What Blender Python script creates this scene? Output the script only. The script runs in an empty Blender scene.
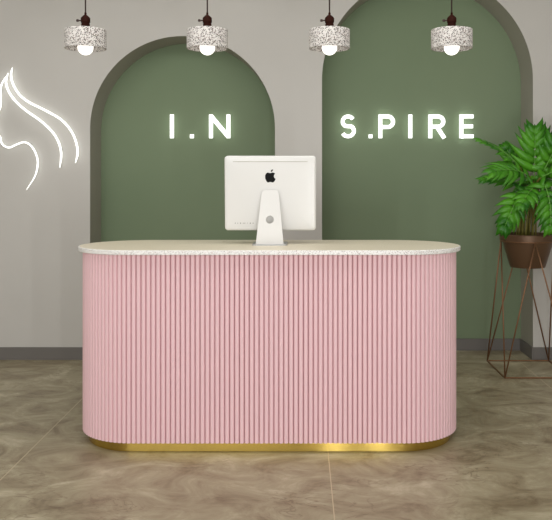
import bpy, bmesh, math, random
from mathutils import Vector, Matrix, noise
random.seed(7)
SC = bpy.context.scene
COL = SC.collection
PI = math.pi
F, HX, HY, CH = 780.0, 302.0, 180.0, 1.43      # focal length (px), axis in the frame, camera height

def X(px, d): return (px - HX) * d / F
def Z(py, d): return CH + (HY - py) * d / F

# ------------------------------------------------------------------ materials
def lin(c):
    return tuple(((v/255)/12.92 if v/255 <= 0.04045 else ((v/255+0.055)/1.055)**2.4) for v in c) + (1,)

def mat(name, rgb, rough=0.5, metal=0.0, spec=0.5, bump=None, coat=0.0, emit=None, estr=0, vary=None, sss=0, aniso=0):
    m = bpy.data.materials.new(name); m.use_nodes = True
    nt = m.node_tree; b = nt.nodes['Principled BSDF']
    b.inputs['Base Color'].default_value = lin(rgb)
    b.inputs['Roughness'].default_value = rough
    b.inputs['Metallic'].default_value = metal
    b.inputs['Specular IOR Level'].default_value = spec
    b.inputs['Coat Weight'].default_value = coat
    if aniso: b.inputs['Anisotropic'].default_value = aniso; b.inputs['Anisotropic Rotation'].default_value = .25
    if emit:
        b.inputs['Emission Color'].default_value = lin(emit)
        b.inputs['Emission Strength'].default_value = estr
    tc = nt.nodes.new('ShaderNodeTexCoord')
    if vary:                       # (scale, other rgb)
        n = nt.nodes.new('ShaderNodeTexNoise'); n.inputs['Scale'].default_value = vary[0]
        n.inputs['Detail'].default_value = 4
        nt.links.new(tc.outputs['Object'], n.inputs['Vector'])
        r = nt.nodes.new('ShaderNodeValToRGB')
        r.color_ramp.elements[0].position = .35; r.color_ramp.elements[0].color = lin(rgb)
        r.color_ramp.elements[1].position = .65; r.color_ramp.elements[1].color = lin(vary[1])
        nt.links.new(n.outputs['Fac'], r.inputs['Fac'])
        nt.links.new(r.outputs['Color'], b.inputs['Base Color'])
    if bump:                       # (scale, strength)
        n = nt.nodes.new('ShaderNodeTexNoise'); n.inputs['Scale'].default_value = bump[0]
        n.inputs['Detail'].default_value = 5
        nt.links.new(tc.outputs['Object'], n.inputs['Vector'])
        bp = nt.nodes.new('ShaderNodeBump'); bp.inputs['Strength'].default_value = bump[1]
        bp.inputs['Distance'].default_value = .004
        nt.links.new(n.outputs['Fac'], bp.inputs['Height'])
        nt.links.new(bp.outputs['Normal'], b.inputs['Normal'])
    return m

def terrazzo(name, base, chips, scale, amount, rough=.45):
    m = mat(name, base, rough); nt = m.node_tree; b = nt.nodes['Principled BSDF']
    tc = nt.nodes.new('ShaderNodeTexCoord')
    prev = None
    for i, (c, s) in enumerate(chips):
        v = nt.nodes.new('ShaderNodeTexVoronoi'); v.inputs['Scale'].default_value = scale * s
        mp = nt.nodes.new('ShaderNodeMapping'); mp.inputs['Location'].default_value = (i*3.1, i*1.7, i*.9)
        nt.links.new(tc.outputs['Object'], mp.inputs['Vector']); nt.links.new(mp.outputs['Vector'], v.inputs['Vector'])
        # chip where the cell's random value is high and we are close to its centre
        sep = nt.nodes.new('ShaderNodeSeparateColor'); nt.links.new(v.outputs['Color'], sep.inputs['Color'])
        a = nt.nodes.new('ShaderNodeMath'); a.operation = 'GREATER_THAN'; a.inputs[1].default_value = 1-amount
        nt.links.new(sep.outputs['Red'], a.inputs[0])
        d = nt.nodes.new('ShaderNodeMath'); d.operation = 'LESS_THAN'; d.inputs[1].default_value = .42
        nt.links.new(v.outputs['Distance'], d.inputs[0])
        k = nt.nodes.new('ShaderNodeMath'); k.operation = 'MULTIPLY'
        nt.links.new(a.outputs[0], k.inputs[0]); nt.links.new(d.outputs[0], k.inputs[1])
        mx = nt.nodes.new('ShaderNodeMix'); mx.data_type = 'RGBA'
        nt.links.new(k.outputs[0], mx.inputs[0])
        mx.inputs[7].default_value = lin(c)
        if prev is None: mx.inputs[6].default_value = lin(base)
        else: nt.links.new(prev, mx.inputs[6])
        prev = mx.outputs[2]
    nt.links.new(prev, b.inputs['Base Color'])
    return m

M = {}
M['wall'] = mat('warm_grey_plaster', (203,200,195), .85, vary=(1.1, (198,195,190)), bump=(60,.05))
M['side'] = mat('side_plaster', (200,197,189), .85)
M['reveal'] = mat('grey_reveal_tone', (166,162,150), .8, vary=(2,(161,158,146)))  # even grey for the arch reveals, darker than the wall
M['green'] = mat('sage_green_paint', (127,143,114), .8, vary=(.9,(122,139,110)), bump=(60,.05))
M['base'] = mat('grey_baseboard', (112,108,104), .5)
M['ceil'] = mat('ceiling_paint', (215,212,206), .9)
M['pink'] = mat('pink_lacquer', (238,200,206), .5, spec=.35)
M['slab'] = terrazzo('white_terrazzo', (244,243,241), [((190,186,182),1.0),((216,196,192),1.5),((150,146,142),2.0)], 150, .2, .4)
M['stone'] = terrazzo('beige_stone', (224,214,192), [((204,194,170),1.0),((224,214,192),1.6)], 160, .2, .4)
M['gold'] = mat('brushed_brass', (206,178,94), .18, metal=1.0, aniso=1.0)
M['shade'] = terrazzo('black_and_white_terrazzo', (205,201,197), [((120,112,106),1.0),((50,44,42),1.15),((20,18,18),1.4),((120,96,88),1.8)], 112, .30, .6)
M['socket'] = mat('dark_brown_bakelite', (40,14,6), .65, spec=.08)
M['cord'] = mat('brown_cord', (52,36,30), .7)
M['bulb'] = mat('glowing_bulb', (255,255,255), .3, emit=(255,250,242), estr=1.6)
M['neon'] = mat('white_neon', (255,255,255), .3, emit=(252,255,250), estr=1.35)
M['white'] = mat('white_plastic', (224,223,221), .32, coat=.1)
M['alu'] = mat('silver_aluminium', (176,176,176), .35, metal=.7)
M['slot'] = mat('grey_slot', (196,193,186), .6)
M['ink'] = mat('grey_print', (96,92,90), .6)
M['black'] = mat('black_gloss', (8,8,8), .6, spec=.15)
M['pot'] = mat('bronze_pot', (106,80,58), .42, metal=.35, bump=(30,.15))
M['wire'] = mat('bronze_wire', (140,104,76), .4, metal=.6)
M['soil'] = mat('dark_soil', (48,38,28), .95, bump=(80,1.0))
M['stem'] = mat('olive_stem', (122,114,46), .6)
M['midrib'] = mat('pale_midrib', (110,170,70), .5)

def leafmat():
    m = mat('glossy_leaf', (36,98,16), .34, spec=.32, vary=(7,(84,152,36)))
    b = m.node_tree.nodes['Principled BSDF']
    b.inputs['Transmission Weight'].default_value = 0
    b.inputs['Subsurface Weight'].default_value = .0
    return m
M['leaf'] = leafmat()

def floormat():
    m = mat('brown_marble_tile', (140,124,104), .3, spec=.35); nt = m.node_tree; b = nt.nodes['Principled BSDF']
    N = nt.nodes.new; L = nt.links.new
    tc = N('ShaderNodeTexCoord')
    mp = N('ShaderNodeMapping'); mp.inputs['Scale'].default_value = (.95, 1.25, 1); mp.inputs['Rotation'].default_value = (0,0,.10)
    L(tc.outputs['Object'], mp.inputs['Vector'])
    n1 = N('ShaderNodeTexNoise'); n1.inputs['Scale'].default_value = 3.4; n1.inputs['Detail'].default_value = 9
    n1.inputs['Roughness'].default_value = .7; n1.inputs['Distortion'].default_value = .9
    L(mp.outputs['Vector'], n1.inputs['Vector'])
    r1 = N('ShaderNodeValToRGB'); e = r1.color_ramp.elements
    e[0].position = .32; e[0].color = lin((118,103,80)); e[1].position = .70; e[1].color = lin((196,187,162))
    k = e.new(.45); k.color = lin((149,137,112)); k = e.new(.55); k.color = lin((164,154,128))
    L(n1.outputs['Fac'], r1.inputs['Fac'])
    # thin darker veins
    mp2 = N('ShaderNodeMapping'); mp2.inputs['Scale'].default_value = (.8, 1.5, 1); mp2.inputs['Location'].default_value = (4,2,0)
    L(tc.outputs['Object'], mp2.inputs['Vector'])
    n2 = N('ShaderNodeTexNoise'); n2.inputs['Scale'].default_value = 4.5; n2.inputs['Detail'].default_value = 8
    n2.inputs['Distortion'].default_value = 2.0; L(mp2.outputs['Vector'], n2.inputs['Vector'])
    s = N('ShaderNodeMath'); s.operation = 'SUBTRACT'; s.inputs[1].default_value = .5; L(n2.outputs['Fac'], s.inputs[0])
    a = N('ShaderNodeMath'); a.operation = 'ABSOLUTE'; L(s.outputs[0], a.inputs[0])
    r2 = N('ShaderNodeValToRGB'); r2.color_ramp.elements[0].position = 0; r2.color_ramp.elements[0].color = (.6,.6,.6,1)
    r2.color_ramp.elements[1].position = .022; r2.color_ramp.elements[1].color = (0,0,0,1)
    L(a.outputs[0], r2.inputs['Fac'])
    # veins only in patches
    n3 = N('ShaderNodeTexNoise'); n3.inputs['Scale'].default_value = 1.6; L(mp.outputs['Vector'], n3.inputs['Vector'])
    r3 = N('ShaderNodeValToRGB'); r3.color_ramp.elements[0].position = .48; r3.color_ramp.elements[1].position = .62
    L(n3.outputs['Fac'], r3.inputs['Fac'])
    mu = N('ShaderNodeMath'); mu.operation = 'MULTIPLY'; L(r2.outputs['Color'], mu.inputs[0]); L(r3.outputs['Color'], mu.inputs[1])
    mx = N('ShaderNodeMix'); mx.data_type = 'RGBA'; L(mu.outputs[0], mx.inputs[0]); L(r1.outputs['Color'], mx.inputs[6]); mx.inputs[7].default_value = lin((98,76,56))
    # grout: lines at x = .137 + k*1.56
    sx = N('ShaderNodeSeparateXYZ'); L(tc.outputs['Object'], sx.inputs['Vector'])
    def line(sock, off, pitch, half):
        ad = N('ShaderNodeMath'); ad.operation = 'ADD'; ad.inputs[1].default_value = -off + pitch*20.5; L(sock, ad.inputs[0])
        md = N('ShaderNodeMath'); md.operation = 'MODULO'; md.inputs[1].default_value = pitch; L(ad.outputs[0], md.inputs[0])
        sb = N('ShaderNodeMath'); sb.operation = 'SUBTRACT'; sb.inputs[1].default_value = pitch/2; L(md.outputs[0], sb.inputs[0])
        ab = N('ShaderNodeMath'); ab.operation = 'ABSOLUTE'; L(sb.outputs[0], ab.inputs[0])
        lt = N('ShaderNodeMath'); lt.operation = 'LESS_THAN'; lt.inputs[1].default_value = half; L(ab.outputs[0], lt.inputs[0])
        return lt.outputs[0]
    g = line(sx.outputs['X'], .137, 1.575, .0022)
    m2 = N('ShaderNodeMix'); m2.data_type = 'RGBA'; L(g, m2.inputs[0]); L(mx.outputs[2], m2.inputs[6]); m2.inputs[7].default_value = lin((196,182,152))
    L(m2.outputs[2], b.inputs['Base Color'])
    rr = N('ShaderNodeMapRange'); rr.inputs[3].default_value = .32; rr.inputs[4].default_value = .48
    L(n1.outputs['Fac'], rr.inputs[0]); L(rr.outputs[0], b.inputs['Roughness'])
    return m
M['floor'] = floormat()

# ------------------------------------------------------------------ helpers
def link(name, bm, m, parent=None, smooth=False, mods=None):
    me = bpy.data.meshes.new(name); bm.normal_update(); bm.to_mesh(me); bm.free()
    o = bpy.data.objects.new(name, me); COL.objects.link(o)
    me.materials.append(m if not isinstance(m, str) else M[m])
    if smooth:
        for p in me.polygons: p.use_smooth = True
    if parent: o.parent = parent
    return o
def smooth_by_angle(o, deg=35):
    me = o.data
    bm = bmesh.new(); bm.from_mesh(me)
    for f in bm.faces: f.smooth = True
    for e in bm.edges:
        e.smooth = not (len(e.link_faces) == 2 and e.calc_face_angle(0) > math.radians(deg))
    bm.to_mesh(me); bm.free()
def empty(name, loc, label, cat, group=None):
    o = bpy.data.objects.new(name, None); COL.objects.link(o); o.location = loc
    o.empty_display_size = .05
    o['label'] = label; o['category'] = cat
    if group: o['group'] = group
    return o
def tag(o, label, cat, group=None):
    o['label'] = label; o['category'] = cat
    if group: o['group'] = group
def structure(o): o['kind'] = 'structure'; return o

def box(bm, x0, x1, y0, y1, z0, z1, bev=0):
    vs = [bm.verts.new((x, y, z)) for x in (x0, x1) for y in (y0, y1) for z in (z0, z1)]
    q = [(0,1,3,2),(4,6,7,5),(0,4,5,1),(2,3,7,6),(0,2,6,4),(1,5,7,3)]
    fs = [bm.faces.new([vs[i] for i in t]) for t in q]
    if bev:
        es = list({e for f in fs for e in f.edges})
        bmesh.ops.bevel(bm, geom=es, offset=bev, segments=2, affect='EDGES', profile=.6)
def lathe(bm, prof, c=(0,0,0), n=32, close=False):
    rings = []
    for r, z in prof:
        if r < 1e-6: rings.append([bm.verts.new((c[0], c[1], c[2]+z))])
        else: rings.append([bm.verts.new((c[0]+r*math.cos(2*PI*i/n), c[1]+r*math.sin(2*PI*i/n), c[2]+z)) for i in range(n)])
    pairs = list(zip(rings, rings[1:]))
    if close: pairs.append((rings[-1], rings[0]))
    for a, b in pairs:
        for i in range(n):
            j = (i+1) % n
            if len(a) == 1 and len(b) == 1: continue
            if len(a) == 1: bm.faces.new((a[0], b[j], b[i]))
            elif len(b) == 1: bm.faces.new((a[i], a[j], b[0]))
            else: bm.faces.new((a[i], a[j], b[j], b[i]))
    bmesh.ops.recalc_face_normals(bm, faces=bm.faces)
def tube(bm, pts, r, n=8, closed=False, taper=None):
    pts = [Vector(p) for p in pts]; N = len(pts)
    rings = []; up = None
    for i, p in enumerate(pts):
        if closed: t = (pts[(i+1) % N] - pts[i-1]).normalized()
        else: t = (pts[min(i+1, N-1)] - pts[max(i-1, 0)]).normalized()
        if up is None:
            up = Vector((0,0,1)) if abs(t.z) < .9 else Vector((0,1,0))
        a = t.cross(up).normalized(); b = a.cross(t).normalized(); up = b
        rr = r if not taper else taper(i/(N-1))*r
        rings.append([bm.verts.new(p + rr*(math.cos(2*PI*k/n)*a + math.sin(2*PI*k/n)*b)) for k in range(n)])
    m = N if closed else N-1
    for i in range(m):
        A, B = rings[i], rings[(i+1) % N]
        for k in range(n):
            j = (k+1) % n
            bm.faces.new((A[k], A[j], B[j], B[k]))
    if not closed:
        bm.faces.new(rings[0][::-1]); bm.faces.new(rings[-1])
    bmesh.ops.recalc_face_normals(bm, faces=bm.faces)
def catmull(P, k=8):
    P = [Vector(p) for p in P]; out = []
    Q = [P[0]*2-P[1]] + P + [P[-1]*2-P[-2]]
    for i in range(1, len(Q)-2):
        a, b, c, d = Q[i-1:i+3]
        for s in range(k):
            t = s/k
            out.append(.5*((2*b) + (c-a)*t + (2*a-5*b+4*c-d)*t*t + (3*b-a-3*c+d)*t**3))
    out.append(P[-1]); return out
def prism(bm, loops, y0, y1):
    """extrude 2-D loops (x,z) (first outer, others holes) from y0 to y1"""
    es = []; rings = []
    for L in loops:
        vs = [bm.verts.new((x, y0, z)) for x, z in L]; rings.append(vs)
        for i in range(len(vs)): es.append(bm.edges.new((vs[i], vs[(i+1) % len(vs)])))
    r = bmesh.ops.triangle_fill(bm, use_beauty=True, use_dissolve=False, edges=es)
    fs = [g for g in r['geom'] if isinstance(g, bmesh.types.BMFace)]
    ex = bmesh.ops.extrude_face_region(bm, geom=fs)
    vs = [g for g in ex['geom'] if isinstance(g, bmesh.types.BMVert)]
    bmesh.ops.translate(bm, vec=(0, y1-y0, 0), verts=vs)
    bmesh.ops.recalc_face_normals(bm, faces=bm.faces)

# ------------------------------------------------------------------ the room
DW, DR = 6.21, 6.55                    # main wall and recess wall distance
XL, XR, YF, ZC = -3.4, 3.4, -1.6, 3.30
AR = [(-.951, .736, 1.840), (.999, .840, 2.226)]      # centre x, radius, spring height

bm = bmesh.new(); box(bm, XL-.1, XR+.1, YF, DR+.1, -.08, 0); structure(link('floor', bm, 'floor'))
bm = bmesh.new(); box(bm, XL-.1, XR+.1, YF, DR+.1, ZC, ZC+.1); structure(link('ceiling', bm, 'ceil'))
bm = bmesh.new(); box(bm, XL-.1, XL, YF, DR+.1, 0, ZC); structure(link('wall_left', bm, 'side'))
bm = bmesh.new(); box(bm, XR, XR+.1, YF, DR+.1, 0, ZC); structure(link('wall_right', bm, 'side'))

# wall with the two arched openings, as thick as the recess is deep
bm = bmesh.new()
def column(xa, za, xb, zb):            # a slab of wall from za/zb up to the ceiling
    v = [bm.verts.new(p) for p in ((xa,DW,za),(xb,DW,zb),(xb,DW,ZC),(xa,DW,ZC),(xa,DR,za),(xb,DR,zb),(xb,DR,ZC),(xa,DR,ZC))]
    bm.faces.new((v[0],v[1],v[2],v[3])); bm.faces.new((v[5],v[4],v[7],v[6])); bm.faces.new((v[3],v[2],v[6],v[7]))
xs = XL
for cx, r, zs in AR:
    column(xs, 0, cx-r, 0)
    n = 64
    for i in range(n):
        a0, a1 = PI - PI*i/n, PI - PI*(i+1)/n
        column(cx+r*math.cos(a0), zs+r*math.sin(a0), cx+r*math.cos(a1), zs+r*math.sin(a1))
    xs = cx+r
column(xs, 0, XR, 0)
bmesh.ops.remove_doubles(bm, verts=bm.verts, dist=1e-5)
structure(link('wall_back', bm, 'wall'))
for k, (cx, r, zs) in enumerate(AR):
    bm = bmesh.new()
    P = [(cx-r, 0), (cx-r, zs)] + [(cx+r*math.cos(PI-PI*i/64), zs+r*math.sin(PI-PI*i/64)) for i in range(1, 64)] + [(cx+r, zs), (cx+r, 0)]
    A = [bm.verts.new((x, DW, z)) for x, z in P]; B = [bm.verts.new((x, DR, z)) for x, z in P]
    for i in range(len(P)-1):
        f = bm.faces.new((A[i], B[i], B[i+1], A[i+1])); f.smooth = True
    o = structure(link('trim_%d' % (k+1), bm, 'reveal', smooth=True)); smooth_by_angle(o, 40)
    bm = bmesh.new(); box(bm, cx-r-.05, cx+r+.05, DR, DR+.08, 0, zs+r+.05)
    structure(link(['wall_recess_left', 'wall_recess_right'][k], bm, 'green'))
def board(name, x0, x1, y, d=.012):
    bm = bmesh.new(); box(bm, x0, x1, y-d, y, 0, .10, .002); structure(link(name, bm, 'base'))
a, b = AR
board('baseboard_left', XL, a[0]-a[1], DW)
board('baseboard_middle', a[0]+a[1], b[0]-b[1], DW)
board('baseboard_right', b[0]+b[1], XR, DW)
for k, (cx, r, zs) in enumerate(AR):
    bm = bmesh.new(); d = .012; e = .0005
    box(bm, cx-r+e, cx+r-e, DR-d, DR-e, 0, .10, .002)
    box(bm, cx-r+e, cx-r+d, DW-d, DR-d, 0, .10, .002)
    box(bm, cx+r-d, cx+r-e, DW-d, DR-d, 0, .10, .002)
    structure(link(['baseboard_recess_left', 'baseboard_recess_right'][k], bm, 'base'))

# ------------------------------------------------------------------ reception counter
CX, CY = X(270, 4.406), 4.406
HW, HD = 1.046, .333                   # half width, half depth of the fluted body
def stadium(hw, r, cy=CY, n=28, cx=CX):
    L = hw - r; P = []
    for i in range(n+1):
        t = -PI/2 + PI*i/n; P.append((cx+L+r*math.cos(t), cy+r*math.sin(t)))
    for i in range(n+1):
        t = PI/2 + PI*i/n; P.append((cx-L+r*math.cos(t), cy+r*math.sin(t)))
    return P
def ring_stack(bm, levels, caps=True):
    rings = [[bm.verts.new((x, y, z)) for x, y in P] for P, z in levels]
    n = len(rings[0])
    for A, B in zip(rings, rings[1:]):
        for i in range(n):
            j = (i+1) % n; bm.faces.new((A[i], A[j], B[j], B[i]))
    if caps: bm.faces.new(rings[0][::-1]); bm.faces.new(rings[-1])
    bmesh.ops.recalc_face_normals(bm, faces=bm.faces)
desk = empty('reception_counter', (CX, CY, 0), 'long pink fluted reception counter with rounded ends and gold plinth', 'counter')
inv = Matrix.Translation((-CX, -CY, 0))
def child(name, bm, m, parent, sm=None):
    bmesh.ops.transform(bm, matrix=inv, verts=bm.verts)
    o = link(name, bm, m, parent)
    if sm: smooth_by_angle(o, sm)
    return o
bm = bmesh.new()
ring_stack(bm, [(stadium(HW-.034, HD-.034), 0), (stadium(HW-.032, HD-.032), .002), (stadium(HW-.032, HD-.032), .056)])
o = child('plinth', bm, 'gold', desk, 30); o['label'] = 'shiny brushed gold base band'
# fluted body: half-round rods side by side round the whole outline
L = HW - HD; per = 4*L + 2*PI*HD; N = round(per/.0258); K = 16
def outline(s):
    s %= per
    if s < 2*L: return (CX-L+s, CY-HD), (0,-1)
    s -= 2*L
    if s < PI*HD:
        t = -PI/2 + s/HD; n = (math.cos(t), math.sin(t)); return (CX+L+HD*n[0], CY+HD*n[1]), n
    s -= PI*HD
    if s < 2*L: return (CX+L-s, CY+HD), (0,1)
    s -= 2*L; t = PI/2 + s/HD; n = (math.cos(t), math.sin(t)); return (CX-L+HD*n[0], CY+HD*n[1]), n
prof = []
for i in range(N):
    for k in range(K):
        u = -1 + 2*k/K
        p, n = outline((i + k/K)*per/N)
        off = -.011 + .011*(max(0, 1-(abs(u)/.89)**3.2))**.5 if abs(u) < .89 else -.024
        prof.append((p[0]+n[0]*off, p[1]+n[1]*off))
bm = bmesh.new()
ring_stack(bm, [(prof, .054), (prof, .30), (prof, .70), (prof, 1.0395)])
o = child('fluted_panel', bm, 'pink', desk, 50); o['label'] = 'pale pink panel of upright half-round slats'
bm = bmesh.new()
ring_stack(bm, [(stadium(HW+.018, HD+.018), 1.0395), (stadium(HW+.018, HD+.018), 1.0645)])
o = child('countertop', bm, 'stone', desk, 30); o['label'] = 'beige stone countertop surface'
bm = bmesh.new()
lv = [(stadium(HW+.0182, HD+.0182), 1.0395), (stadium(HW+.0205, HD+.0205), 1.0398), (stadium(HW+.023, HD+.023), 1.0425), (stadium(HW+.023, HD+.023), 1.0605), (stadium(HW+.0205, HD+.0205), 1.0640), (stadium(HW+.0182, HD+.0182), 1.0645)]
ring_stack(bm, lv + [lv[0]], caps=False)
bmesh.ops.remove_doubles(bm, verts=bm.verts, dist=1e-6)
o2 = child('edge_band', bm, 'slab', desk, 30); o2['label'] = 'white speckled terrazzo edge'
TOP = 1.0645

# ------------------------------------------------------------------ computer
D0 = 4.47
mon = empty('desktop_computer', (X(270,4.40), 4.42, TOP), 'white all-in-one computer seen from behind, standing on the counter', 'computer')
mi = Matrix.Translation((-mon.location.x, -mon.location.y, -mon.location.z))
def mlink(name, bm, m, parent=mon, sm=None):
    bmesh.ops.transform(bm, matrix=mi, verts=bm.verts)
    o = link(name, bm, m, parent)
    if sm: smooth_by_angle(o, sm)
    return o
def rrect(hw, hh, r, n=6, cx=0, cz=0):
    P = []
    for sx, sz, a0 in ((1,1,0),(-1,1,PI/2),(-1,-1,PI),(1,-1,1.5*PI)):
        for i in range(n+1):
            t = a0 + PI/2*i/n; P.append((cx+sx*(hw-r)+r*math.cos(t), cz+sz*(hh-r)+r*math.sin(t)))
    return P
MW, MH = 91/2*D0/F, 74.5/2*D0/F
mz = Z(193.2, 4.43); tilt = math.radians(4.5)
Tm = Matrix.Translation((mon.location.x, 4.46, mz)) @ Matrix.Rotation(tilt, 4, 'X')
bm = bmesh.new()
lv = []
for ins, y in ((.004,.022),(.001,.020),(0,.015),(0,-.004),(.002,-.010),(.006,-.0132),(.012,-.0142),(.05,-.0155),(.10,-.0163)):
    lv.append([bm.verts.new((x, y, z)) for x, z in rrect(MW-ins, MH-ins, max(.019-ins*.5, .006))])
n = len(lv[0])
for A, B in zip(lv, lv[1:]):
    for i in range(n): j = (i+1) % n; bm.faces.new((A[i], A[j], B[j], B[i]))
bm.faces.new(lv[0]); bm.faces.new(lv[-1][::-1])
bmesh.ops.recalc_face_normals(bm, faces=bm.faces)
bmesh.ops.transform(bm, matrix=Tm, verts=bm.verts)
housing = mlink('housing', bm, 'white', sm=35)
bm = bmesh.new(); prism(bm, [rrect(MW-.012, MH-.012, .008)], .0222, .0235)
bmesh.ops.transform(bm, matrix=Tm, verts=bm.verts); o = mlink('screen', bm, 'black'); o['label'] = 'black glass screen facing away'
# vent groove along the top edge
bm = bmesh.new(); prism(bm, [rrect(.212, .0022, .002, cz=MH-.032)], -.0160, -.0140)
bmesh.ops.transform(bm, matrix=Tm, verts=bm.verts); mlink('vent_slot', bm, 'slot')
# fruit emblem
S = 4.43/F/13.8
B0 = [(272,178),(290,172),(312,168),(332,174),(343,186),(331,197),(325,213),(327,232),(336,246),(349,254),(344,272),(332,291),(318,304),(304,306),(290,300),(274,298),(260,302),(246,306),(232,299),(218,280),(208,255),(204,228),(208,200),(220,180),(238,169),(256,172)]
L0 = [(287,160),(284,148),(290,135),(304,127),(313,126),(312,140),(303,153),(292,160)]
tr = lambda P: [((x-276)*S, (230-y)*S) for x, y in P]
bm = bmesh.new()
cz = Z(176.7,4.43)-mz
prism(bm, [[(x, z+cz) for x, z in tr(B0)]], -.0172, -.0150)
prism(bm, [[(x, z+cz) for x, z in tr(L0)]], -.0172, -.0150)
bmesh.ops.transform(bm, matrix=Tm, verts=bm.verts); o = mlink('emblem', bm, 'black'); o['label'] = 'black bitten apple emblem'
# the tiny row of print at the lower left
bm = bmesh.new()
random.seed(3)
px = 234.5
while px < 253:
    w = random.choice((.6,.9,1.2)); h = random.choice((.5,.7,.9))
    x0 = X(px,4.43)-mon.location.x; zz = Z(223.3,4.43)-mz
    prism(bm, [[(x0, zz-h*.0055/2), (x0+w*.0056, zz-h*.0055/2), (x0+w*.0056, zz+h*.0055/2), (x0, zz+h*.0055/2)]], -.0160, -.0140)
    px += w + random.choice((.8,1.2,2.0))
bmesh.ops.transform(bm, matrix=Tm, verts=bm.verts); mlink('print', bm, 'ink')
# neck: a tapering plate with a round cable hole, leaning towards us, and a foot
zt, zb = Z(190,4.42), TOP+.004
wt, wb = 8.2*4.42/F, 14.0*4.36/F
NL = math.hypot(zt-zb, .07)
Tn = Matrix.Translation((mon.location.x, 4.352, zb)) @ Matrix.Rotation(-math.atan2(.07, zt-zb), 4, 'X')
hz = Z(219, 4.38)-zb
bm = bmesh.new()
outer = [(-wb, 0), (wb, 0), (wb*.93, .05), (wt*1.03, NL-.014), (wt*.9, NL-.004), (wt*.7, NL), (-wt*.7, NL), (-wt*.9, NL-.004), (-wt*1.03, NL-.014), (-wb*.93, .05)]
hole = [(.0225*math.cos(2*PI*i/24), hz+.0225*math.sin(2*PI*i/24)) for i in range(24)]
prism(bm, [outer, hole], 0, .009)
bmesh.ops.transform(bm, matrix=Tn, verts=bm.verts); mlink('neck', bm, 'white')
bm = bmesh.new()
fw = 17.5*4.35/F
P = [(-fw, 4.345), (-fw*.9, 4.340), (fw*.9, 4.340), (fw, 4.345), (fw, 4.53), (fw*.96, 4.535), (-fw*.96, 4.535), (-fw, 4.53)]
P = [(x+mon.location.x, y) for x, y in P]
ring_stack(bm, [(P, TOP+.0003), (P, TOP+.0065), ([((x-mon.location.x)*.985+mon.location.x, (y-4.44)*.985+4.44) for x, y in P], TOP+.0078)])
o = mlink('foot', bm, 'alu'); o['label'] = 'flat silver metal foot'

# ------------------------------------------------------------------ pendant lamps
def make_pendant(name, label):
    t = empty(name, (0, CY, 0), label, 'lamp', 'terrazzo pendant lamps in a row')
    z0, z1, R, th = 2.171, 2.279, .1155, .008
    bm = bmesh.new()
    lathe(bm, [(.022, z1), (R-.004, z1), (R-.001, z1-.001), (R, z1-.004), (R, z0+.001), (R-.001, z0), (R-th, z0), (R-th, z1-.009), (.022, z1-.009)], n=48, close=True)
    o = link('lamp_shade', bm, 'shade', t); smooth_by_angle(o, 35); o['label'] = 'black and white speckled drum shade'
    bm = bmesh.new()
    pr = [(0, -.0435)] + [(.0435*math.sin(a), -.0435*math.cos(a)) for a in [PI*i/14 for i in range(1, 12)]] + [(.018, .052), (.016, .085), (0, .085)]
    lathe(bm, [(r, z+2.1785) for r, z in pr], n=28)
    o = link('bulb', bm, 'bulb', t, True)
    bm = bmesh.new()
    lathe(bm, [(0, z1-.02), (.0205, z1-.02), (.0205, z1+.002), (.0235, z1+.003), (.0240, z1+.032), (.0225, z1+.034), (.0225, z1+.038), (.0262, z1+.041), (.0262, z1+.064), (.0245, z1+.068), (.012, z1+.080), (.0065, z1+.084), (.0065, z1+.096), (0, z1+.096)], n=28)
    s = link('socket', bm, 'socket', t); smooth_by_angle(s, 30)
    bm = bmesh.new(); tube(bm, [(-.02, 0, z1+.052), (-.042, 0, z1+.052)], .0042, 10)
    lathe(bm, [(0,-.008),(.0065,-.0065),(.0085,0),(.0065,.0065),(0,.008)], (-.045, 0, z1+.052), 12)
    link('switch_knob', bm, 'cord', s)
    bm = bmesh.new(); tube(bm, [(0,0,z1+.09), (0,0,2.8), (0,0,ZC-.02)], .0042, 10); link('cord', bm, 'cord', t, True)
    bm = bmesh.new(); lathe(bm, [(0, ZC-.03), (.045, ZC-.03), (.05, ZC-.026), (.05, ZC-.0005), (0, ZC-.0005)], n=28); o = link('ceiling_cap', bm, 'socket', t); smooth_by_angle(o, 30)
    return t
def copy_tree(o, parent=None):
    c = o.copy(); COL.objects.link(c)
    if parent: c.parent = parent
    for ch in o.children: copy_tree(ch, c)
    return c
labs = ['leftmost speckled terrazzo pendant lamp, hanging before plain grey wall beside the neon face',
        'second speckled pendant lamp from the left, hanging over the top of the left green arch',
        'third speckled pendant lamp from the left, crossing the left edge of the tall right arch',
        'rightmost speckled pendant lamp, hanging wholly in front of the tall green right arch']
proto = make_pendant('pendant_lamp', labs[0])
kids = [proto] + [copy_tree(proto) for _ in range(3)]
for o, px, l in zip(kids, (85.5, 207.3, 329.5, 451.7), labs):
    o.location.x = X(px, CY); o['label'] = l
for i, o in enumerate(kids): o.rotation_euler.z = (0, .0, .0, .0)[i]

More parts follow.
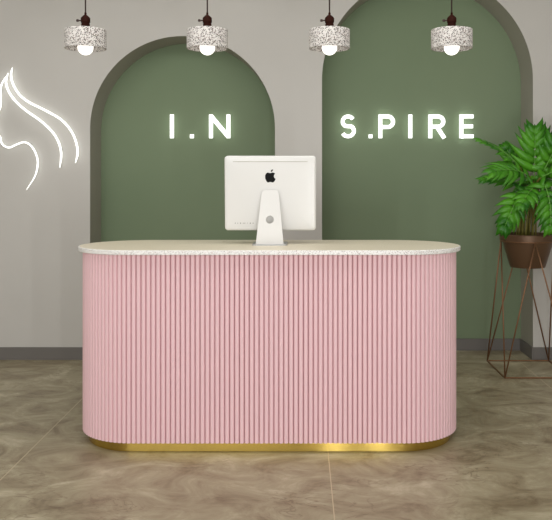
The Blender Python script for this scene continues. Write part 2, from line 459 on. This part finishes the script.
# ------------------------------------------------------------------ illuminated letters
def stroke(P, w, square=True):
    """outline of a polyline stroke of width w with mitred joints"""
    P = [Vector((p[0], p[1])) for p in P]; Lf = []; Rt = []
    for i, p in enumerate(P):
        d0 = (P[i]-P[i-1]).normalized() if i else None
        d1 = (P[i+1]-P[i]).normalized() if i < len(P)-1 else None
        d0 = d0 or d1; d1 = d1 or d0
        n0 = Vector((-d0.y, d0.x)); n1 = Vector((-d1.y, d1.x)); m = (n0+n1).normalized()
        k = w/2/max(.35, m.dot(n0))
        Lf.append(p+m*k); Rt.append(p-m*k)
    return Lf, Rt
def stroke_mesh(bm, P, w, y0, y1):
    Lf, Rt = stroke(P, w)
    rows = []
    for a, b in zip(Lf, Rt):
        rows.append([bm.verts.new((a.x, y0, a.y)), bm.verts.new((b.x, y0, b.y)), bm.verts.new((b.x, y1, b.y)), bm.verts.new((a.x, y1, a.y))])
    for A, B in zip(rows, rows[1:]):
        for k in range(4): bm.faces.new((A[k], A[(k+1) % 4], B[(k+1) % 4], B[k]))
    bm.faces.new(rows[0]); bm.faces.new(rows[-1][::-1])
    bmesh.ops.recalc_face_normals(bm, faces=bm.faces)
def arc(cx, cz, rx, rz, a0, a1, n=14):
    return [(cx+rx*math.cos(math.radians(a0+(a1-a0)*i/n)), cz+rz*math.sin(math.radians(a0+(a1-a0)*i/n))) for i in range(n+1)]
LD = DR - .045                           # front face of the letters
u = LD/F                                  # metres per pixel
ZB = Z(138.1, LD)
SW = 3.7
def letter(kind, px, label):
    h = 23.6; w = SW; hw = w/2; S = []
    if kind == 'I': S = [[(hw,0),(hw,h)]]
    if kind == '.': S = [[(hw,0),(hw,w)]]
    if kind == 'N': S = [[(hw,0),(hw,h)], [(21.2-hw,0),(21.2-hw,h)], [(2.4,h-2.0),(18.8,2.0)]]
    if kind == 'P': S = [[(hw,0),(hw,h)], [(hw,h-hw),(9.3,h-hw)] + arc(9.3, h-hw-5.3, 5.3, 5.3, 90, -90)[1:] + [(hw, h-hw-10.6)]]
    if kind == 'R': S = [[(hw,0),(hw,h)], [(hw,h-hw),(9.6,h-hw)] + arc(9.6, h-hw-5.1, 5.3, 5.1, 90, -90)[1:] + [(hw, h-hw-10.2)], [(8.6, h-hw-10.4), (16.0, 0)]]
    if kind == 'E': S = [[(hw,0),(hw,h)], [(hw,h-hw),(13.9,h-hw)], [(hw,h/2),(13.4,h/2)], [(hw,hw),(13.9,hw)]]
    if kind == 'S':
        S = [arc(8.3, h-hw-5.1, 5.4, 5.1, 28, 180, 12)[:-1] + arc(8.3, h-hw-5.1, 5.4, 5.1, 180, 238, 6) +
             [(8.3, h/2+.1)] + arc(8.3, hw+5.4, 5.9, 5.4, 58, 0, 6) + arc(8.3, hw+5.4, 5.9, 5.4, 0, -152, 12)[1:]]
    t = bmesh.new()
    for k, P in enumerate(S):
        e = k*.0004
        ww = w if not (kind == 'N' and k == 2) else 4.2
        stroke_mesh(t, [(x*u, z*u) for x, z in P], ww*u, -e, .022+e)
    o = link('illuminated_dot' if kind == '.' else 'illuminated_letter', t, 'neon')
    o.location = (X(px, LD), LD, ZB)
    tag(o, label, 'sign', 'glowing white letters on the green arches')
    # stand-off pins to the wall
    x0 = hw*u if kind != 'S' else 8*u
    zs_ = [.5*w*u] if kind == '.' else [.008, (h-1.5)*u]
    for z in zs_:
        b = bmesh.new(); tube(b, [(x0, .018, z), (x0, DR-LD-.0005, z)], .003, 8); link('pin', b, 'alu', o)
    return o
letter('I', 169.9, 'glowing white letter I in the left green arch, beside the dot')
letter('.', 189.9, 'small glowing white square dot between the I and the N')
letter('N', 209.0, 'glowing white letter N in the left green arch')
letter('S', 339.8, 'glowing white letter S at the left of the tall green arch')
letter('.', 368.8, 'small glowing white square dot between the S and the P')
letter('P', 378.6, 'glowing white letter P following the dot in the tall green arch')
letter('I', 408.6, 'glowing white letter I between the P and the R')
letter('R', 428.6, 'glowing white letter R between the I and the E')
letter('E', 459.7, 'glowing white letter E beside the tip of the plant leaf')

# ------------------------------------------------------------------ neon face sign
ND = DW - .03
face = empty('neon_sign', (X(20, ND), DW, Z(190, ND)), 'white neon line drawing of a woman\'s face in profile with flowing hair', 'sign')
fi = Matrix.Translation(-face.location)
def neon(name, pts, r=.0085):
    P = [(X(x/3.71, ND), ND, Z(60+y/3.71, ND)) for x, y in pts]
    P = catmull(P, 8)
    bm = bmesh.new()
    tube(bm, P, r, 10, taper=lambda t: min(1, .35+t*9, .35+(1-t)*9))
    bmesh.ops.transform(bm, matrix=fi, verts=bm.verts)
    return link(name, bm, 'neon', face, True)
neon('hair_tube', [(46,28),(41,55),(48,88),(72,128),(110,158),(170,188),(228,222),(265,265),(283,308),(288,345),(280,382)])
neon('hair_tube', [(30,48),(22,82),(33,118),(60,155),(100,190),(150,225),(190,262),(215,300),(227,345),(222,400)])
neon('face_tube', [(28,55),(12,78),(2,105),(3,140),(2,170),(-8,195),(-34,232),(-30,246),(-10,250),(-14,268),(-4,280),(2,290),(5,305),(15,318),(35,325),(60,314),(90,305),(115,318),(134,350),(140,385),(130,430),(98,482)], .0068)
for x, y in ((60,155),(227,330),(272,280),(110,310),(135,410),(6,110)):
    bm = bmesh.new(); tube(bm, [(X(x/3.71,ND), ND+.006, Z(60+y/3.71,ND)), (X(x/3.71,ND), DW-.0005, Z(60+y/3.71,ND))], .004, 8)
    bmesh.ops.transform(bm, matrix=fi, verts=bm.verts); link('pin', bm, 'alu', face)

# ------------------------------------------------------------------ plant stand
PX, PY = 1.700, 5.880
RT, ZT = .2, .972
bx0, bx1, by0, by1 = 1.461, 1.945, 5.615, 6.150
st = empty('plant_stand', (PX, PY, 0), 'tall bronze geometric wire stand holding the potted plant', 'plant stand')
wr = .0055
def wire(name, pts, closed=False, r=wr):
    bm = bmesh.new(); tube(bm, [(p[0]-PX, p[1]-PY, p[2]) for p in pts], r, 8, closed)
    return link(name, bm, 'wire', st, True)
wire('ring', [(PX+RT*math.cos(2*PI*i/40), PY+RT*math.sin(2*PI*i/40), ZT) for i in range(40)], True)
fl = wr
C4 = [(bx0,by0,fl),(bx1,by0,fl),(bx1,by1,fl),(bx0,by1,fl)]
bm = bmesh.new()
for i in range(4):
    a, b = C4[i], C4[(i+1) % 4]
    tube(bm, [(a[0]-PX,a[1]-PY,fl),(b[0]-PX,b[1]-PY,fl)], wr, 8)
link('base_frame', bm, 'wire', st)
T4 = {'l': (PX-RT,PY,ZT), 'f': (PX,PY-RT,ZT), 'r': (PX+RT,PY,ZT), 'b': (PX,PY+RT,ZT)}
for t_, c in (('l',3),('l',0),('f',0),('f',1),('r',1),('r',2),('b',2),('b',3)):
    wire('leg', [T4[t_], C4[c]])

# ------------------------------------------------------------------ potted plant
PR, PB, PZ0, PZ1 = .193, .130, .775, 1.025
plant = empty('potted_plant', (PX, PY, PZ0), 'leafy green potted plant with deeply lobed leaves in bronze wire stand', 'plant')
bm = bmesh.new()
RR = .193
lathe(bm, [(0,0),(PB-.004,0),(PB,.004),(.186,PZ1-PZ0-.055),(.1895,ZT-PZ0-.004),(.205,ZT-PZ0+.0065),(.208,PZ1-PZ0-.006),(.205,PZ1-PZ0),(.195,PZ1-PZ0),(.190,PZ1-PZ0-.006),(.182,PZ1-PZ0-.06),(0,PZ1-PZ0-.06)], n=48)
o = link('pot', bm, 'pot', plant); smooth_by_angle(o, 30); o['label'] = 'brown bronze round pot tapering downwards'
bm = bmesh.new()
lathe(bm, [(0,.010),(.06,.012),(.12,.006),(.184,0),(.184,-.01),(0,-.01)], (0,0,PZ1-PZ0-.035), 32); link('soil', bm, 'soil', plant, True)

fol = bmesh.new(); ribs = bmesh.new(); stems = bmesh.new()
O3 = Vector((PX, PY, PZ0))
def leaf(base, tip, bend, wid, nrm, n=7, asym=1.0, seed=0, root=None):
    """a deeply lobed leaf: base, tip points; bend = offset of the middle; wid = full width; nrm = way it faces"""
    rnd = random.Random(seed)
    B, T, W = Vector(base), Vector(tip), wid/2
    mid = (B+T)/2 + Vector(bend)
    nrm = Vector(nrm).normalized()
    c = lambda t: (1-t)**2*B + 2*t*(1-t)*mid + t*t*T
    dc = lambda t: (2*(1-t)*(mid-B) + 2*t*(T-mid)).normalized()
    LEN = (T-B).length
    def frame(t):
        f = dc(t); s = f.cross(nrm).normalized(); nn = s.cross(f).normalized(); return f, s, nn
    def lobe(t, sgn, length, ang, w, curl):
        f, s, nn = frame(t); p = c(t)
        rows = []; K = 7
        for k in range(K+1):
            q = k/K
            a = ang + .18 - .42*q                       # lobes sweep forwards
            d = (s*sgn*math.sin(a) + f*math.cos(a))
            if k == 0: pos = p.copy()
            else: pos = pos + d*length/K
            side = (f*math.sin(a) - s*sgn*math.cos(a))
            ww = w*(.74+.30*math.sin(PI*min(1,q*1.25)))*(1-q**2.3) if k < K else .0005
            dz = nn*(-curl*q*q*length + .10*length*math.sin(PI*q)*.6)
            fold = nn*ww*.16
            rows.append((pos+dz+side*ww/2-fold*.6, pos+dz+fold*.25, pos+dz-side*ww/2-fold*.6))
        V = [[fol.verts.new(v-O3) for v in r] for r in rows]
        for A, Bv in zip(V, V[1:]):
            for k in range(2):
                fol.faces.new((A[k], A[k+1], Bv[k+1], Bv[k])).smooth = True
    for i in range(n):
        t = .06 + .84*(i/(n-1))**.95
        prf = (.70+.30*math.sin(PI*min(1,(t+.10)/.95)))*(1-.22*max(0,t-.55)/.45)
        for sgn in (-1, 1):
            ang = math.radians(66 - 44*t) + rnd.uniform(-.07,.07)
            if i == 0: ang = math.radians(110)
            lobe(t+rnd.uniform(-.012,.012), sgn, W*prf*1.42*(asym if sgn > 0 else 1)*rnd.uniform(.93,1.07), ang, LEN/(n-1)*.98, rnd.uniform(.15,.5))
    lobe(.90, 1, LEN*.20, .06, LEN/(n-1)*.9, .2)
    pts = [c(i/10) + frame(i/10)[2]*.002 - O3 for i in range(11)]
    tube(ribs, pts, .0038, 6, taper=lambda t: 1-.75*t)
    if root is not None:
        R = Vector(root); f0 = dc(0)
        m2 = R + Vector((0,0,(B-R).z*.65)) + (B-R)*.12
        P = [(1-s)**3*R + 3*s*(1-s)**2*m2 + 3*s*s*(1-s)*(B-f0*.08) + s**3*B - O3 for s in [i/12 for i in range(13)]]
        tube(stems, P, .0062, 7, taper=lambda t: 1.25-.6*t)
def W3(px, py, d): return Vector((X(px, d), d, Z(py, d)))
SO = lambda a, r: (PX+r*math.cos(a), PY+r*math.sin(a), PZ1-.04)
leaves = [
  # base, tip, bend, width, normal
  (W3(534,181,5.84), W3(535,129,5.78), (-.01,-.05,0), .34, (-.05,-1,.18), 7, SO(1.6,.02)),      # tall upright leaf
  (W3(519,166,5.80), W3(478,139,5.72), (0,-.02,.055), .16, (.35,-.45,.95), 7, SO(2.2,.05)),      # narrow leaf towards the letter
  (W3(529,176,5.74), W3(492,172,5.56), (0,-.03,.06), .27, (-.15,-.78,.75), 7, SO(2.6,.03)),       # middle left leaf
  (W3(522,186,5.86), W3(482,179,5.82), (0,-.02,.05), .20, (0,-.55,.9), 6, SO(2.9,.06)),        # low narrow left leaf
  (W3(525,190,5.64), W3(503,232,5.52), (-.03,-.06,.05), .22, (-.1,-1,.35), 7, SO(3.6,.05)),     # drooping lower left leaf
  (W3(544,184,5.66), W3(550,232,5.55), (.02,-.07,.05), .25, (.05,-1,.35), 7, SO(5.3,.05)),     # drooping lower right leaf
  (W3(543,172,5.80), W3(566,128,5.74), (0,-.04,.03), .26, (.15,-1,.35), 7, SO(.9,.03)),      # upper right leaf
  (W3(541,178,5.70), W3(584,168,5.54), (0,-.03,.06), .28, (.1,-.8,.8), 7, SO(.3,.04)),      # middle right leaf
  (W3(545,190,5.80), W3(590,205,5.66), (0,-.02,.08), .26, (.2,-.8,.7), 6, SO(0,.06)),        # lower right leaf
  (W3(526,184,5.98), W3(505,146,6.05), (-.02,0,.03), .20, (-.2,-.8,.5), 6, SO(1.9,.08)),      # behind, left
  (W3(540,184,6.00), W3(560,150,6.08), (.02,0,.03), .24, (.2,-.8,.5), 6, SO(1.2,.08)),       # behind, right
  (W3(534,192,5.95), W3(520,214,6.02), (0,.03,.05), .20, (-.2,-.4,.8), 6, SO(2.4,.09)),        # behind, low
  (W3(536,186,5.74), W3(520,207,5.50), (0,-.03,.05), .20, (-.1,-.75,.7), 6, SO(4.2,.06)),      # centre, forward
]
for i, (b_, t_, bd, w_, nr, n_, rt) in enumerate(leaves): leaf(b_, t_, bd, w_, nr, n_, seed=i+11, root=rt)
bmesh.ops.recalc_face_normals(ribs, faces=ribs.faces)
o = link('foliage', fol, 'leaf', plant)
sm = o.modifiers.new('thickness', 'SOLIDIFY'); sm.thickness = .0014; sm.offset = 0
link('midribs', ribs, 'midrib', plant, True)
link('stems', stems, 'stem', plant, True)

# ------------------------------------------------------------------ light
w = bpy.data.worlds.new('world'); SC.world = w; w.use_nodes = True
w.node_tree.nodes['Background'].inputs[0].default_value = (.99, 1.0, 1.0, 1)
w.node_tree.nodes['Background'].inputs[1].default_value = .95
def area(name, loc, target, sx, sy, power, col=(1,1,1), spread=180):
    l = bpy.data.lights.new(name, 'AREA'); l.shape = 'RECTANGLE'; l.size = sx; l.size_y = sy; l.energy = power; l.color = col
    l.spread = math.radians(spread)
    o = bpy.data.objects.new(name, l); COL.objects.link(o); o.location = loc
    o.rotation_euler = (Vector(target)-Vector(loc)).to_track_quat('-Z', 'Y').to_euler()
    return o
area('added_front_light', (-1.6, -1.4, 2.0), (-.5, 5, .9), 3.0, 1.6, 76, (1,1,.99))  # unseen soft light added at front left; no window stands there
area('added_wall_wash', (-.3, 4.0, 3.27), (-.3, 4.9, 0), 5.0, 1.4, 85, (1,.995,.98))  # broad overhead light added to brighten the back wall; no fixture modelled
area('plinth_glint_light', (.463, -.2, .5), (.3, 4, .5), .04, .9, 20)  # pair of unseen slim lamps, added to put highlights on the brass plinth
area('plinth_glint_light', (1.0, -.2, .5), (.5, 4, .5), .04, .9, 20)

# ------------------------------------------------------------------ camera
cam = bpy.data.cameras.new('camera'); co = bpy.data.objects.new('camera', cam); COL.objects.link(co)
co.location = (0, 0, CH); co.rotation_euler = (PI/2, 0, 0)
cam.sensor_width = 36; cam.lens = F/552*36
cam.shift_x = (276-HX)/552; cam.shift_y = -(260-HY)/552
SC.camera = co
SC.view_settings.view_transform = 'Standard'; SC.view_settings.look = 'None'
SC.view_settings.gamma = 1; SC.view_settings.use_curve_mapping = False
SC.view_settings.exposure = -.06
